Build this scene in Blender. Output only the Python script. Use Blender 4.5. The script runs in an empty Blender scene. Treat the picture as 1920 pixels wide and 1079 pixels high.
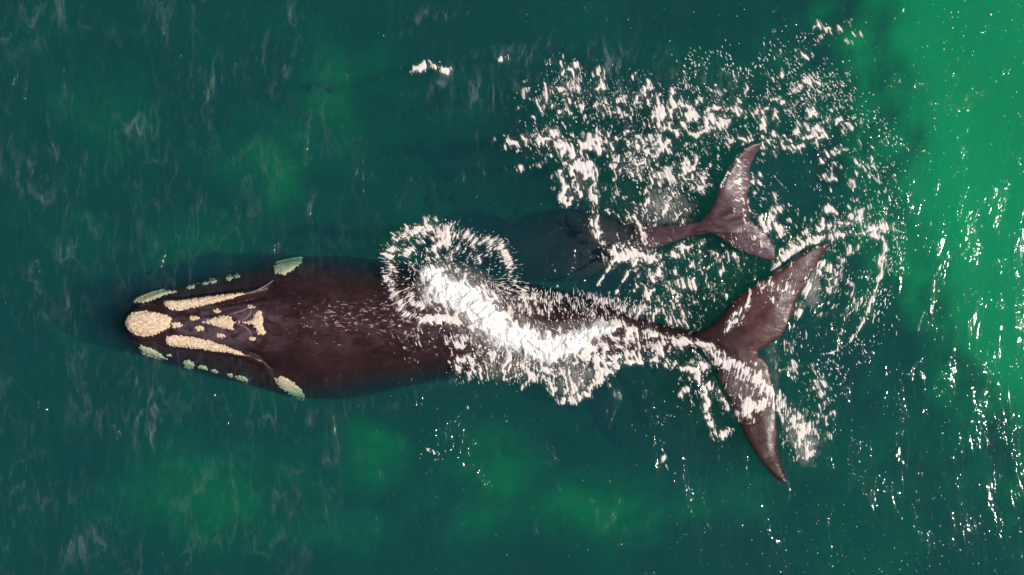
import bpy, bmesh, math, random
import numpy as np
from mathutils import Vector
from mathutils.bvhtree import BVHTree
R = math.radians
random.seed(7); rng = np.random.RandomState(7)
SC = bpy.context.scene; COL = SC.collection

# ------------------------------------------------------------------ camera, sky, sun, exposure
S = 0.012; H = 30.0                       # metres per photo pixel on the water, drone height
cam_d = bpy.data.cameras.new("camera"); cam = bpy.data.objects.new("camera", cam_d); COL.objects.link(cam)
cam.location = (0, 0, H); cam_d.sensor_width = 36; cam_d.lens = 36 * H / (1920 * S)
cam_d.clip_start = 0.5; cam_d.clip_end = 600
SC.camera = cam

SUN_EL, SUN_AZ = 54.0, 94.0              # azimuth clockwise from +Y
w = bpy.data.worlds.new("World"); SC.world = w; w.use_nodes = True
wn = w.node_tree.nodes; wl = w.node_tree.links; wn.clear()
sky = wn.new("ShaderNodeTexSky"); sky.sky_type = 'NISHITA'; sky.sun_disc = False
sky.sun_elevation = R(SUN_EL); sky.sun_rotation = R(SUN_AZ)
bg = wn.new("ShaderNodeBackground"); bg.inputs[1].default_value = 0.055
wo = wn.new("ShaderNodeOutputWorld"); wl.new(sky.outputs[0], bg.inputs[0]); wl.new(bg.outputs[0], wo.inputs[0])
sun_d = bpy.data.lights.new("sun", 'SUN'); sun_d.energy = 4.7; sun_d.angle = R(0.5); sun_d.color = (1.0, 0.93, 0.84)
sun = bpy.data.objects.new("sun", sun_d); COL.objects.link(sun)
sdir = Vector((math.sin(R(SUN_AZ)) * math.cos(R(SUN_EL)), math.cos(R(SUN_AZ)) * math.cos(R(SUN_EL)), math.sin(R(SUN_EL))))
sun.rotation_euler = sdir.to_track_quat('Z', 'Y').to_euler(); sun.location = sdir * 60
SC.view_settings.view_transform = 'Standard'; SC.view_settings.look = 'None'
SC.view_settings.exposure = 0.0; SC.view_settings.gamma = 1.0
SC.cycles.use_denoising = True
SC.cycles.volume_bounces = 1; SC.cycles.transparent_max_bounces = 24; SC.cycles.max_bounces = 8
SC.cycles.caustics_reflective = False; SC.cycles.caustics_refractive = False

# ------------------------------------------------------------------ helpers
def W(px, py, z=0.0):
    k = S * (H - z) / H
    return ((px - 960) * k, (539.5 - py) * k, z)

def tag(o, label=None, cat=None, group=None, kind=None):
    if label: o['label'] = label
    if cat: o['category'] = cat
    if group: o['group'] = group
    if kind: o['kind'] = kind
    return o

def np_mesh(name, co, quads, mat, parent=None, attrs=None, smooth=True):
    me = bpy.data.meshes.new(name)
    co = np.asarray(co, dtype=np.float32); quads = np.asarray(quads, dtype=np.int32)
    k = quads.shape[1]; n = len(quads)
    me.vertices.add(len(co)); me.vertices.foreach_set("co", co.ravel())
    me.loops.add(n * k); me.loops.foreach_set("vertex_index", quads.ravel())
    me.polygons.add(n); me.polygons.foreach_set("loop_start", np.arange(n, dtype=np.int32) * k)
    me.update(calc_edges=True); me.validate()
    me.polygons.foreach_set("use_smooth", np.full(len(me.polygons), smooth))
    for a, v in (attrs or {}).items():
        at = me.attributes.new(a, 'FLOAT', 'POINT'); at.data.foreach_set("value", np.asarray(v, dtype=np.float32))
    if mat: me.materials.append(mat)
    o = bpy.data.objects.new(name, me); COL.objects.link(o)
    if parent is not None: o.parent = parent
    return o

def grid_quads(ny, nx):
    i = np.arange(ny * nx).reshape(ny, nx)
    return np.stack([i[:-1, :-1], i[:-1, 1:], i[1:, 1:], i[1:, :-1]], -1).reshape(-1, 4)

# numpy noise
_G = {}
def perlin(x, y, seed=0):
    if seed not in _G:
        r = np.random.RandomState(1000 + seed); a = r.rand(256, 256) * 2 * np.pi
        _G[seed] = (np.cos(a).astype(np.float32), np.sin(a).astype(np.float32))
    gx, gy = _G[seed]
    x = np.asarray(x, dtype=np.float32); y = np.asarray(y, dtype=np.float32)
    xi = np.floor(x).astype(np.int32); yi = np.floor(y).astype(np.int32)
    fx = x - xi; fy = y - yi
    u = fx * fx * fx * (fx * (fx * 6 - 15) + 10); v = fy * fy * fy * (fy * (fy * 6 - 15) + 10)
    def g(ax, ay, dx, dy):
        a = ax & 255; b = ay & 255
        return gx[b, a] * dx + gy[b, a] * dy
    n00 = g(xi, yi, fx, fy); n10 = g(xi + 1, yi, fx - 1, fy)
    n01 = g(xi, yi + 1, fx, fy - 1); n11 = g(xi + 1, yi + 1, fx - 1, fy - 1)
    a = n00 + u * (n10 - n00); b = n01 + u * (n11 - n01)
    return (a + v * (b - a)) * 1.5
def fbm(x, y, o=4, seed=0, gain=.5):
    s = 0; a = 1; t = 0
    for i in range(o):
        s = s + a * perlin(x * 2 ** i + 17.3 * i, y * 2 ** i - 9.1 * i, seed + i); t += a; a *= gain
    return s / t
def ridged(x, y, o=3, seed=0):
    s = 0; a = 1; t = 0
    for i in range(o):
        s = s + a * (1 - 2.2 * np.abs(perlin(x * 2 ** i + 7.7 * i, y * 2 ** i, seed + i))); t += a; a *= .5
    return s / t
def worley(x, y, seed=0):
    r = np.random.RandomState(500 + seed); jx = r.rand(128, 128).astype(np.float32); jy = r.rand(128, 128).astype(np.float32)
    xi = np.floor(x).astype(np.int32); yi = np.floor(y).astype(np.int32)
    f1 = np.full(x.shape, 9., np.float32); f2 = f1.copy()
    for dy in (-1, 0, 1):
        for dx in (-1, 0, 1):
            cx = xi + dx; cy = yi + dy; a = cx & 127; b = cy & 127
            d = np.sqrt((cx + jx[b, a] - x) ** 2 + (cy + jy[b, a] - y) ** 2)
            m = d < f1; f2 = np.where(m, f1, np.minimum(f2, d)); f1 = np.where(m, d, f1)
    return f1, f2
def sstep(a, b, x):
    t = np.clip((x - a) / (b - a), 0, 1); return t * t * (3 - 2 * t)
def seg_field(X, Y, pts):
    """signed weight of a soft stroke: pts = (x, y, radius[, strength]); 1 on the line falling to 0 at radius."""
    out = np.zeros(X.shape, np.float32)
    for a, b in zip(pts[:-1], pts[1:]):
        dx, dy = b[0] - a[0], b[1] - a[1]; L = dx * dx + dy * dy + 1e-6
        t = np.clip(((X - a[0]) * dx + (Y - a[1]) * dy) / L, 0, 1)
        d = np.hypot(X - a[0] - t * dx, Y - a[1] - t * dy); r = a[2] + t * (b[2] - a[2])
        out = np.maximum(out, np.clip(1 - d / r, 0, 1))
    return out

# material helper
class M:
    def __init__(s, name):
        s.m = bpy.data.materials.new(name); s.m.use_nodes = True; s.n = s.m.node_tree.nodes; s.l = s.m.node_tree.links
        s.n.clear(); s.out = s.n.new("ShaderNodeOutputMaterial")
    def new(s, t, **k):
        n = s.n.new(t)
        for a, v in k.items():
            if a.startswith('i_'):
                key = a[2:]; key = int(key) if key.isdigit() else key.replace('_', ' ')
                n.inputs[key].default_value = v
            else: setattr(n, a, v)
        return n
    def link(s, a, b): s.l.new(a, b)
    def math(s, op, a, b=None, c=None, clamp=False):
        n = s.new("ShaderNodeMath", operation=op, use_clamp=clamp)
        for i, v in enumerate((a, b, c)):
            if v is None: continue
            if isinstance(v, (int, float)): n.inputs[i].default_value = v
            else: s.link(v, n.inputs[i])
        return n.outputs[0]
    def ramp(s, src, lo, hi, a=0.0, b=1.0):
        n = s.new("ShaderNodeMapRange", interpolation_type='SMOOTHSTEP')
        s.link(src, n.inputs[0]); n.inputs[1].default_value = lo; n.inputs[2].default_value = hi
        n.inputs[3].default_value = a; n.inputs[4].default_value = b
        return n.outputs[0]
    def coords(s, scale=(1, 1, 1), rot=(0, 0, 0)):
        c = s.new("ShaderNodeTexCoord"); mp = s.new("ShaderNodeMapping")
        mp.inputs['Scale'].default_value = scale; mp.inputs['Rotation'].default_value = rot
        s.link(c.outputs['Object'], mp.inputs[0]); return mp.outputs[0]
    def noise(s, vec, scale, detail=4, rough=.55, dist=0.0, ridged=False):
        n = s.new("ShaderNodeTexNoise"); n.inputs['Scale'].default_value = scale; n.inputs['Detail'].default_value = detail
        n.inputs['Roughness'].default_value = rough; n.inputs['Distortion'].default_value = dist
        s.link(vec, n.inputs['Vector']); return n.outputs['Fac']
    def mix(s, f, a, b):
        n = s.new("ShaderNodeMix", data_type='RGBA')
        if isinstance(f, (int, float)): n.inputs[0].default_value = f
        else: s.link(f, n.inputs[0])
        for i, v in ((6, a), (7, b)):
            if isinstance(v, tuple): n.inputs[i].default_value = (*v, 1)
            else: s.link(v, n.inputs[i])
        return n.outputs[2]
    def bump(s, h, strength, dist, normal=None):
        n = s.new("ShaderNodeBump"); n.inputs['Strength'].default_value = strength; n.inputs['Distance'].default_value = dist
        s.link(h, n.inputs['Height'])
        if normal is not None: s.link(normal, n.inputs['Normal'])
        return n.outputs[0]

# ------------------------------------------------------------------ materials
def mat_water():
    m = M("sea_water")
    v1 = m.coords((1, 0.38, 1), (0, 0, R(-14)))
    n1 = m.noise(v1, 1.6, 4, .6, 1.2)
    v2 = m.coords((1, 0.75, 1), (0, 0, R(20)))
    n2 = m.noise(v2, 5.5, 4, .6, 0.8)
    v3 = m.coords((1, 0.9, 1), (0, 0, R(-8)))
    n3 = m.noise(v3, 27, 3, .6, 0.3)
    gust = m.ramp(m.noise(m.coords((1, .5, 1), (0, 0, R(-14))), 2.1, 4, .62, .8), .585, .78, .0, 1.0)   # cat's paws: patches of rougher ripple
    b = m.bump(n1, 1.0, .05); b = m.bump(m.math('MULTIPLY', n2, gust), 1.0, .026, b); b = m.bump(m.math('MULTIPLY', n3, gust), 1.0, .034, b)
    tr = m.new("ShaderNodeBsdfTransparent")
    gl = m.new("ShaderNodeBsdfGlossy", i_Roughness=0.045); m.link(b, gl.inputs['Normal'])
    fr = m.new("ShaderNodeFresnel", i_IOR=1.33)
    mx = m.new("ShaderNodeMixShader"); m.link(fr.outputs[0], mx.inputs[0]); m.link(tr.outputs[0], mx.inputs[1]); m.link(gl.outputs[0], mx.inputs[2])
    # sky reflections on the ripples, painted as pale diffuse wisps
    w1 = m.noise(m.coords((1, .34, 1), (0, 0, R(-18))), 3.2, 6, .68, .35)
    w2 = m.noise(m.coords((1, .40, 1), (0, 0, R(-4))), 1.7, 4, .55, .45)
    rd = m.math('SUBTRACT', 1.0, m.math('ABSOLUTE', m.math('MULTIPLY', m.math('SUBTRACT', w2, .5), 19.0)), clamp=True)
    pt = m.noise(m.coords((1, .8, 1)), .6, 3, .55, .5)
    at = m.new("ShaderNodeAttribute", attribute_name="sky_sheen")
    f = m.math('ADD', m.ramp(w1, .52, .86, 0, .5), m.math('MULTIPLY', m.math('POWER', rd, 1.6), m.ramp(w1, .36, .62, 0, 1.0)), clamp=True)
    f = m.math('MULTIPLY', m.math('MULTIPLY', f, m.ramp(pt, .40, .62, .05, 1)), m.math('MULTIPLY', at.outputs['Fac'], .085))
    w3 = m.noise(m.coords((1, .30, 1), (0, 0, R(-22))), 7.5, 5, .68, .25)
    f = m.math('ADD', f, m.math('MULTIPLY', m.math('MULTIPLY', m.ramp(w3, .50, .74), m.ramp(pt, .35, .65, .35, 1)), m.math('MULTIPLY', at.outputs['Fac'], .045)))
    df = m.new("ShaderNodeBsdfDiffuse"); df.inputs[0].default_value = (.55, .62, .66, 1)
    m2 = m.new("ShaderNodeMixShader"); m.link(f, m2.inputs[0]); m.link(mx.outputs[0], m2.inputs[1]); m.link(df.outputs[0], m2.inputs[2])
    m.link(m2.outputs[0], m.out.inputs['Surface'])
    vs = m.new("ShaderNodeVolumeScatter"); vs.inputs['Color'].default_value = (.22, .47, .77, 1); vs.inputs['Density'].default_value = .13
    va = m.new("ShaderNodeVolumeAbsorption"); va.inputs['Color'].default_value = (.20, .846, .780, 1); va.inputs['Density'].default_value = 1.15
    ad = m.new("ShaderNodeAddShader"); m.link(vs.outputs[0], ad.inputs[0]); m.link(va.outputs[0], ad.inputs[1])
    m.link(ad.outputs[0], m.out.inputs['Volume'])
    return m.m

def mat_seabed():
    m = M("seabed_sand_and_weed")
    at = m.new("ShaderNodeAttribute", attribute_name="sand")
    v = m.coords()
    n = m.noise(v, .38, 6, .62, .6); nn = m.noise(v, 1.1, 5, .65, .8)
    mot = m.math('MULTIPLY', m.ramp(n, .32, .72, .25, 1.5), m.ramp(nn, .25, .75, .6, 1.35))
    f = m.math('ADD', m.math('MAXIMUM', m.math('MULTIPLY', at.outputs['Fac'], mot), m.math('MULTIPLY', m.math('SUBTRACT', at.outputs['Fac'], .52), 2.2)), m.math('MULTIPLY', m.ramp(n, .42, .75), .10), clamp=True)
    c = m.mix(f, (.05, .068, .078), (.08, .64, .34))
    p = m.new("ShaderNodeBsdfPrincipled", i_Roughness=1.0); p.inputs['Specular IOR Level'].default_value = 0
    m.link(c, p.inputs['Base Color']); m.link(p.outputs[0], m.out.inputs[0]); return m.m

def mat_skin(name, base, pale, fleck=1.0):
    m = M(name)
    v = m.coords(); vs = m.coords((.35, 1, 1), (0, 0, R(8)))
    n = m.noise(v, 1.1, 5, .6, .6)
    c = m.mix(m.ramp(n, .35, .7), base, tuple(x * 1.9 for x in base))
    n4 = m.noise(vs, 14, 5, .7, .5)
    c = m.mix(m.ramp(n4, .52, .72, 0, .5), c, tuple(x * 2.8 for x in base))
    scr = m.noise(m.coords((.12, 1, 1), (0, 0, R(20))), 30, 3, .6, .3); c = m.mix(m.ramp(scr, .66, .76, 0, .35), c, tuple(x * 5 for x in base))
    hd = m.new("ShaderNodeAttribute", attribute_name="pale")
    hn = m.noise(m.coords((.6, 1, 1), (0, 0, R(-6))), 3.2, 5, .65, .8)
    c = m.mix(m.math('MULTIPLY', hd.outputs['Fac'], m.ramp(hn, .40, .66)), c, (.105, .070, .088))
    wm = m.new("ShaderNodeAttribute", attribute_name="sun_warm")
    c = m.mix(m.math('MULTIPLY', wm.outputs['Fac'], m.ramp(hn, .25, .7, .5, 1)), c, (.068, .025, .025))  # reddish sunlight on the flukes, painted into the skin colour
    # pale flecks, gathered on the middle of the back
    big = m.noise(v, .9, 2, .5)
    n2 = m.noise(m.coords((.45, 1, 1), (0, 0, R(12))), 17, 3, .65, .4)
    at = m.new("ShaderNodeAttribute", attribute_name="fleck")
    thr = m.math('SUBTRACT', m.math('ADD', n2, m.math('MULTIPLY', at.outputs['Fac'], .16 * fleck)), m.math('MULTIPLY', m.math('SUBTRACT', .55, big), .25))
    c = m.mix(m.ramp(thr, .70, .80, 0, .8), c, pale)
    p = m.new("ShaderNodeBsdfPrincipled"); p.inputs['Roughness'].default_value = .36; p.inputs['IOR'].default_value = 1.33; p.inputs['Specular IOR Level'].default_value = .28
    rn = m.noise(v, 6, 4, .6); m.link(m.ramp(rn, .3, .7, .20, .44), p.inputs['Roughness'])
    n5 = m.noise(v, 26, 4, .6); n6 = m.noise(vs, 5, 4, .6, 1.0)
    b = m.bump(n6, .35, .02); b = m.bump(n5, .5, .005, b)
    m.link(c, p.inputs['Base Color']); m.link(b, p.inputs['Normal']); m.link(p.outputs[0], m.out.inputs[0]); return m.m

def mat_callosity():
    m = M("rough_callosity")
    v = m.coords((.42, 1, 1), (0, 0, R(-4)))
    n = m.noise(v, 7.5, 7, .68, 1.6); n2 = m.noise(v, 34, 4, .65, .6); n3 = m.noise(m.coords(), 2.2, 3, .5)
    c = m.mix(m.ramp(n, .28, .46), (.33, .205, .13), (.74, .575, .405))
    c = m.mix(m.ramp(n2, .55, .72, 0, .6), c, (.86, .72, .55)); c = m.mix(m.ramp(n3, .45, .7, 0, .45), c, (.74, .46, .27))
    crk = m.math('ABSOLUTE', m.math('SUBTRACT', n2, .47)); c = m.mix(m.ramp(crk, .0, .022, .5, 0), c, (.20, .11, .07))
    p = m.new("ShaderNodeBsdfPrincipled", i_Roughness=.7)
    b = m.bump(n, .9, .04); b = m.bump(n2, .7, .010, b)
    m.link(c, p.inputs['Base Color']); m.link(b, p.inputs['Normal']); m.link(p.outputs[0], m.out.inputs[0]); return m.m

def mat_foam(name, bumpy=1.0, soft=.16):
    m = M(name)
    at = m.new("ShaderNodeAttribute", attribute_name="froth")
    v = m.coords()
    n = m.noise(v, 30, 4, .65)
    d = m.math('ADD', at.outputs['Fac'], m.ramp(n, .2, .8, -.07, .07))
    tone0 = m.noise(v, 11, 4, .65)
    al = m.math('MULTIPLY', m.ramp(d, -.03, soft * 1.7), m.ramp(m.math('ADD', tone0, m.math('MULTIPLY', d, .6)), .38, .62, .62, 1.0))
    mk = m.new("ShaderNodeAttribute", attribute_name="milk")
    al = m.math('MAXIMUM', al, mk.outputs['Fac'])
    df = m.new("ShaderNodeBsdfPrincipled", i_Roughness=.6)
    co_ = m.new("ShaderNodeAttribute", attribute_name="core")
    tone = m.noise(v, 7, 4, .6)
    c = m.mix(m.ramp(m.math('ADD', d, m.ramp(tone, .3, .7, -.12, .12)), .0, .45), (.52, .46, .43), (.84, .77, .72))
    gr = m.new('ShaderNodeAttribute', attribute_name='grain'); c = m.mix(m.ramp(gr.outputs['Fac'], .05, .75, .45, 0), c, (.42, .37, .36)); c = m.mix(co_.outputs['Fac'], c, (.96, .94, .92))
    m.link(c, df.inputs['Base Color'])
    b = m.bump(n, .8 * bumpy, .014); m.link(b, df.inputs['Normal'])
    tl = m.new("ShaderNodeBsdfTranslucent", i_Color=(.8, .82, .76, 1))
    ms = m.new("ShaderNodeMixShader"); ms.inputs[0].default_value = .08
    m.link(df.outputs[0], ms.inputs[1]); m.link(tl.outputs[0], ms.inputs[2])
    tr = m.new("ShaderNodeBsdfTransparent")
    mx = m.new("ShaderNodeMixShader"); m.link(al, mx.inputs[0]); m.link(tr.outputs[0], mx.inputs[1]); m.link(ms.outputs[0], mx.inputs[2])
    m.link(mx.outputs[0], m.out.inputs[0]); return m.m

def mat_drops():
    m = M("white_water_drops")
    p = m.new("ShaderNodeBsdfPrincipled", i_Roughness=.35); p.inputs['Base Color'].default_value = (.88, .83, .78, 1)
    m.link(p.outputs[0], m.out.inputs[0]); return m.m

WATER, SEABED, CALL, FOAM, DROPS = mat_water(), mat_seabed(), mat_callosity(), mat_foam("sea_foam"), mat_drops()
SKIN = mat_skin("dark_whale_skin", (.0185, .0085, .0095), (.42, .28, .26))
SKIN2 = mat_skin("calf_skin", (.050, .026, .030), (.50, .36, .34), 1.2)
RIDGE = mat_skin("fold_skin", (.10, .065, .075), (.4, .3, .3), .3)

# ------------------------------------------------------------------ sea surface and seabed
def axis(half, step, far, grow=1.25):
    a = list(np.arange(0, half, step)); s = step
    while a[-1] < far: s *= grow; a.append(a[-1] + s)
    a = np.array(a); return np.concatenate([-a[:0:-1], a])
def wave(X, Y):
    u = X * .95 + Y * .3; v = -X * .3 + Y * .95
    return (.07 * perlin(u / 3.4, v / 6.5, 31) + .022 * perlin(u / 1.3 + 5, v / 2.9, 32) + .005 * perlin(u / .55, v / 1.1, 33)).astype(np.float32)

gx = axis(14.5, .07, 90); gy = axis(9.5, .07, 90)
X, Y = np.meshgrid(gx, gy); Z = wave(X, Y)
ny, nx = X.shape
top = np.stack([X, Y, Z], -1).reshape(-1, 3); q = grid_quads(ny, nx)
idx = np.arange(ny * nx).reshape(ny, nx)
ring = np.concatenate([idx[0, :], idx[1:, -1], idx[-1, -2::-1], idx[-2:0:-1, 0]])
low = top[ring].copy(); low[:, 2] = -7.0
n0 = len(top); nr = len(ring); ctr = n0 + nr
side = [(ring[(i + 1) % nr], ring[i], n0 + i, n0 + (i + 1) % nr) for i in range(nr)]
co = np.concatenate([top, low, [[0, 0, -7.0]]])
me_f = list(map(tuple, q.tolist())) + [tuple(int(v) for v in s_) for s_ in side]
botf = [(n0 + (i + 1) % nr, n0 + i, ctr) for i in range(nr)]
me = bpy.data.meshes.new("water"); me.from_pydata(co.tolist(), [], me_f + botf); me.update()
me.polygons.foreach_set("use_smooth", np.array([True] * len(q) + [False] * (len(me_f) - len(q) + len(botf))))
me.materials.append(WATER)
wat = bpy.data.objects.new("water", me); COL.objects.link(wat)
fa = me.attributes.new("sky_sheen", 'FLOAT', 'POINT'); cx_ = co[:, 0] / S + 960; cy_ = 539.5 - co[:, 1] / S
sky_sheen = .10 * sstep(1650, 1450, cx_) + .45 * sstep(760, 420, cx_)  # where the painted sky-reflection wisps show on the surface
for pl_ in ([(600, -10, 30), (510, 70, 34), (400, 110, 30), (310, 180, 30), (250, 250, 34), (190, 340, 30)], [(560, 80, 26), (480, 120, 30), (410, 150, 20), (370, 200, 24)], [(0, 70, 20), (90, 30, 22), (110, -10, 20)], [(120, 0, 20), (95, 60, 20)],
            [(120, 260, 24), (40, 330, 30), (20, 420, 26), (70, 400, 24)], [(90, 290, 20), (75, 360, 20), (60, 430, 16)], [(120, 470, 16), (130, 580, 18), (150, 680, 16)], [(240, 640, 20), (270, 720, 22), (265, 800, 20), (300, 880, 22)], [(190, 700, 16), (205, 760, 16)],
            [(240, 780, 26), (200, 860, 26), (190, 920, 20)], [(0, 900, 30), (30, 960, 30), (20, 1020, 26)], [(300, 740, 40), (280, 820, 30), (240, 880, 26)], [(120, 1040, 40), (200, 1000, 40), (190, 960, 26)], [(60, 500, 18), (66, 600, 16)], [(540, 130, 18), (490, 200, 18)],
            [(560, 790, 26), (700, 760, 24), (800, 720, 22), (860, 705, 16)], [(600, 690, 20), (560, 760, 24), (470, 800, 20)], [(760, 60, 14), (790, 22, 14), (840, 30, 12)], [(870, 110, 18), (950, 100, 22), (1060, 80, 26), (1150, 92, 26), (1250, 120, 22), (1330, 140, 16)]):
    sky_sheen = np.maximum(sky_sheen, 1.5 * np.clip(seg_field(cx_ + 8 * perlin(cx_ / 40, cy_ / 40, 90), cy_, pl_) * 1.4, 0, 1)) + .35 * np.exp(-((cy_ - 130 - (cx_ - 1100) ** 2 / 1500) / 30) ** 2) * (cx_ > 800) * (cx_ < 1400)
fa.data.foreach_set("value", np.clip(sky_sheen, 0, 1.6).astype(np.float32))
tag(wat, 'clear green sea water with small ripples around the two whales', 'water', kind='structure')

gx = axis(15, .2, 88); gy = axis(10, .2, 88)
X, Y = np.meshgrid(gx, gy)
PX, PY = X / S + 960, 539.5 - Y / S
bx = np.interp(PY, [-400, 0, 200, 330, 450, 560, 680, 780, 900, 1079, 1500], [1560, 1640, 1680, 1650, 1690, 1760, 1800, 1850, 1990, 2100, 2300])
bx = bx - 28 + 45 * perlin(PX / 200, PY / 150, 41) + 32 * perlin(PX / 60, PY / 60, 42) + 22 * perlin(PX / 26, PY / 34, 48)
bank = sstep(-150, 200, PX - bx)
Z = -4.5 + 1.9 * bank + .18 * perlin(X / 3, Y / 3, 43)
sand = .09 + .12 * sstep(1300, 1750, PX) + .8 * bank
for (cx, cy, rx, ry, s_) in [(430, 260, 90, 95, .75), (565, 130, 70, 130, .6), (300, 440, 100, 60, .35), (830, 110, 70, 40, .3), (860, 170, 60, 30, .4), (660, 900, 80, 70, .75),
                            (905, 920, 110, 80, .65), (300, 990, 210, 100, .7), (520, 1060, 160, 50, .5), (1180, 1020, 190, 70, .6), (1500, 40, 160, 60, .45),
                            (1490, 1010, 90, 60, .35), (90, 130, 120, 60, .3), (30, 430, 70, 60, .35), (20, 610, 50, 50, .5), (640, 60, 90, 50, .3), (1060, 200, 60, 60, .3), (130, 200, 90, 70, .35), (860, 1000, 130, 90, .35), (1330, 520, 120, 60, .2)]:
    d = np.sqrt(((PX - cx) / rx) ** 2 + ((PY - cy) / ry) ** 2) + .35 * fbm(PX / 90, PY / 90, 3, 44)
    sand = np.maximum(sand, .07 + s_ * 1.15 * (1 - sstep(.0, 1.7, d)))
far = sstep(1150, 1700, np.abs(PX - 960)) * (PX < 960) + sstep(700, 1200, np.abs(PY - 540))
sand = sand + np.clip(far, 0, 1) * .25 * np.clip(fbm(PX / 300, PY / 300, 3, 47) + .3, 0, 1)
sb = np_mesh("seabed", np.stack([X, Y, Z], -1).reshape(-1, 3), grid_quads(*X.shape), SEABED, attrs={"sand": np.clip(sand, 0, 1).ravel()})
tag(sb, 'dim sandy seabed with weed seen through the green water', 'seabed', kind='structure')

# ------------------------------------------------------------------ whales
def loft(bm, st, seg=40):
    """st: (px, cy, half width px, z top, z mid, z bottom, exponent)"""
    st = np.array(st, float); t = np.arange(len(st)); tt = np.linspace(0, len(st) - 1, (len(st) - 1) * 5 + 1)
    def cr(c):   # catmull-rom
        p = np.concatenate([[2 * c[0] - c[1]], c, [2 * c[-1] - c[-2]]]); o = []
        for v in tt:
            i = min(int(v), len(c) - 2); f = v - i; a, b, c_, d = p[i:i + 4]
            o.append(.5 * (2 * b + (c_ - a) * f + (2 * a - 5 * b + 4 * c_ - d) * f * f + (-a + 3 * b - 3 * c_ + d) * f ** 3))
        return np.array(o)
    s2 = np.stack([cr(st[:, k]) for k in range(st.shape[1])], 1)
    tang = np.gradient(s2[:, :2], axis=0); tang /= np.linalg.norm(tang, axis=1)[:, None]
    rings = []
    for (px, cy, hw, zt, zm, zb, e), tg in zip(s2, tang):
        r = []
        for k in range(seg):
            a = 2 * math.pi * k / seg; c, s_ = math.cos(a), math.sin(a)
            cx = math.copysign(abs(c) ** (2 / e), c); sy = math.copysign(abs(s_) ** (2 / e), s_)
            z = zm + (zt - zm if sy > 0 else zm - zb) * sy
            ox, oy = -tg[1] * hw * cx, tg[0] * hw * cx
            wx, wy, _ = W(px + ox, cy + oy, zm)
            r.append(bm.verts.new((wx, wy, z)))
        rings.append(r)
    for a, b in zip(rings[:-1], rings[1:]):
        for k in range(seg): bm.faces.new((a[k], a[(k + 1) % seg], b[(k + 1) % seg], b[k]))
    bm.faces.new(rings[0][::-1]); bm.faces.new(rings[-1])

def resample(p, n):
    p = np.array(p, float); 
    # catmull-rom then arc length
    q_ = np.concatenate([[2 * p[0] - p[1]], p, [2 * p[-1] - p[-2]]]); o = []
    for i in range(len(p) - 1):
        a, b, c, d = q_[i:i + 4]
        for f in np.linspace(0, 1, 12, endpoint=False):
            o.append(.5 * (2 * b + (c - a) * f + (2 * a - 5 * b + 4 * c - d) * f * f + (-a + 3 * b - 3 * c + d) * f ** 3))
    o.append(p[-1]); o = np.array(o)
    s_ = np.concatenate([[0], np.cumsum(np.linalg.norm(np.diff(o[:, :2], axis=0), axis=1))]); s_ /= s_[-1]
    return np.stack([np.interp(np.linspace(0, 1, n), s_, o[:, k]) for k in range(p.shape[1])], 1)

def lobe(bm, lead, trail, zl, zt, thick, n=36, m=12):
    """fluke lobe between a leading and a trailing edge; zl/zt heights along the span (root..tip)"""
    L = resample(lead, n); T = resample(trail, n); rings = []
    for i in range(n):
        t = i / (n - 1); th = thick * (1 - t) ** .8 + .045
        zl_ = np.interp(t, np.linspace(0, 1, len(zl)), zl); zt_ = np.interp(t, np.linspace(0, 1, len(zt)), zt)
        r = []
        for k in range(2 * m):
            u = k / m if k < m else (2 * m - k) / m; sg = 1 if k < m else -1
            prof = 2.6 * math.sqrt(max(u, 0)) * (1 - u) ** .9 + .25 * (1 - u) ** .3 * (1 if u > 0 else 0)
            x = L[i] + (T[i] - L[i]) * u; z = zl_ + (zt_ - zl_) * u
            wx, wy, _ = W(x[0], x[1], z)
            r.append(bm.verts.new((wx, wy, z + sg * .5 * th * min(1, prof * .9))))
        rings.append(r)
    s_ = 2 * m
    for a, b in zip(rings[:-1], rings[1:]):
        for k in range(s_): bm.faces.new((a[k], a[(k + 1) % s_], b[(k + 1) % s_], b[k]))
    bm.faces.new(rings[0][::-1]); bm.faces.new(rings[-1])

def tube(bm, pts, seg=12, n=40, flat=1.0):
    """pts (px, py, z, radius m)"""
    P = resample(pts, n); rings = []
    C = np.array([W(*p[:3]) for p in P]); tg = np.gradient(C, axis=0); tg /= np.linalg.norm(tg, axis=1)[:, None]
    for c, t, p in zip(C, tg, P):
        sd = np.cross(t, (0, 0, 1)); sd /= np.linalg.norm(sd); up = np.cross(sd, t)
        rings.append([bm.verts.new(c + p[3] * (math.cos(a) * sd + flat * math.sin(a) * up)) for a in np.linspace(0, 2 * math.pi, seg, endpoint=False)])
    for a, b in zip(rings[:-1], rings[1:]):
        for k in range(seg): bm.faces.new((a[k], a[(k + 1) % seg], b[(k + 1) % seg], b[k]))
    bm.faces.new(rings[0][::-1]); bm.faces.new(rings[-1])

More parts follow.
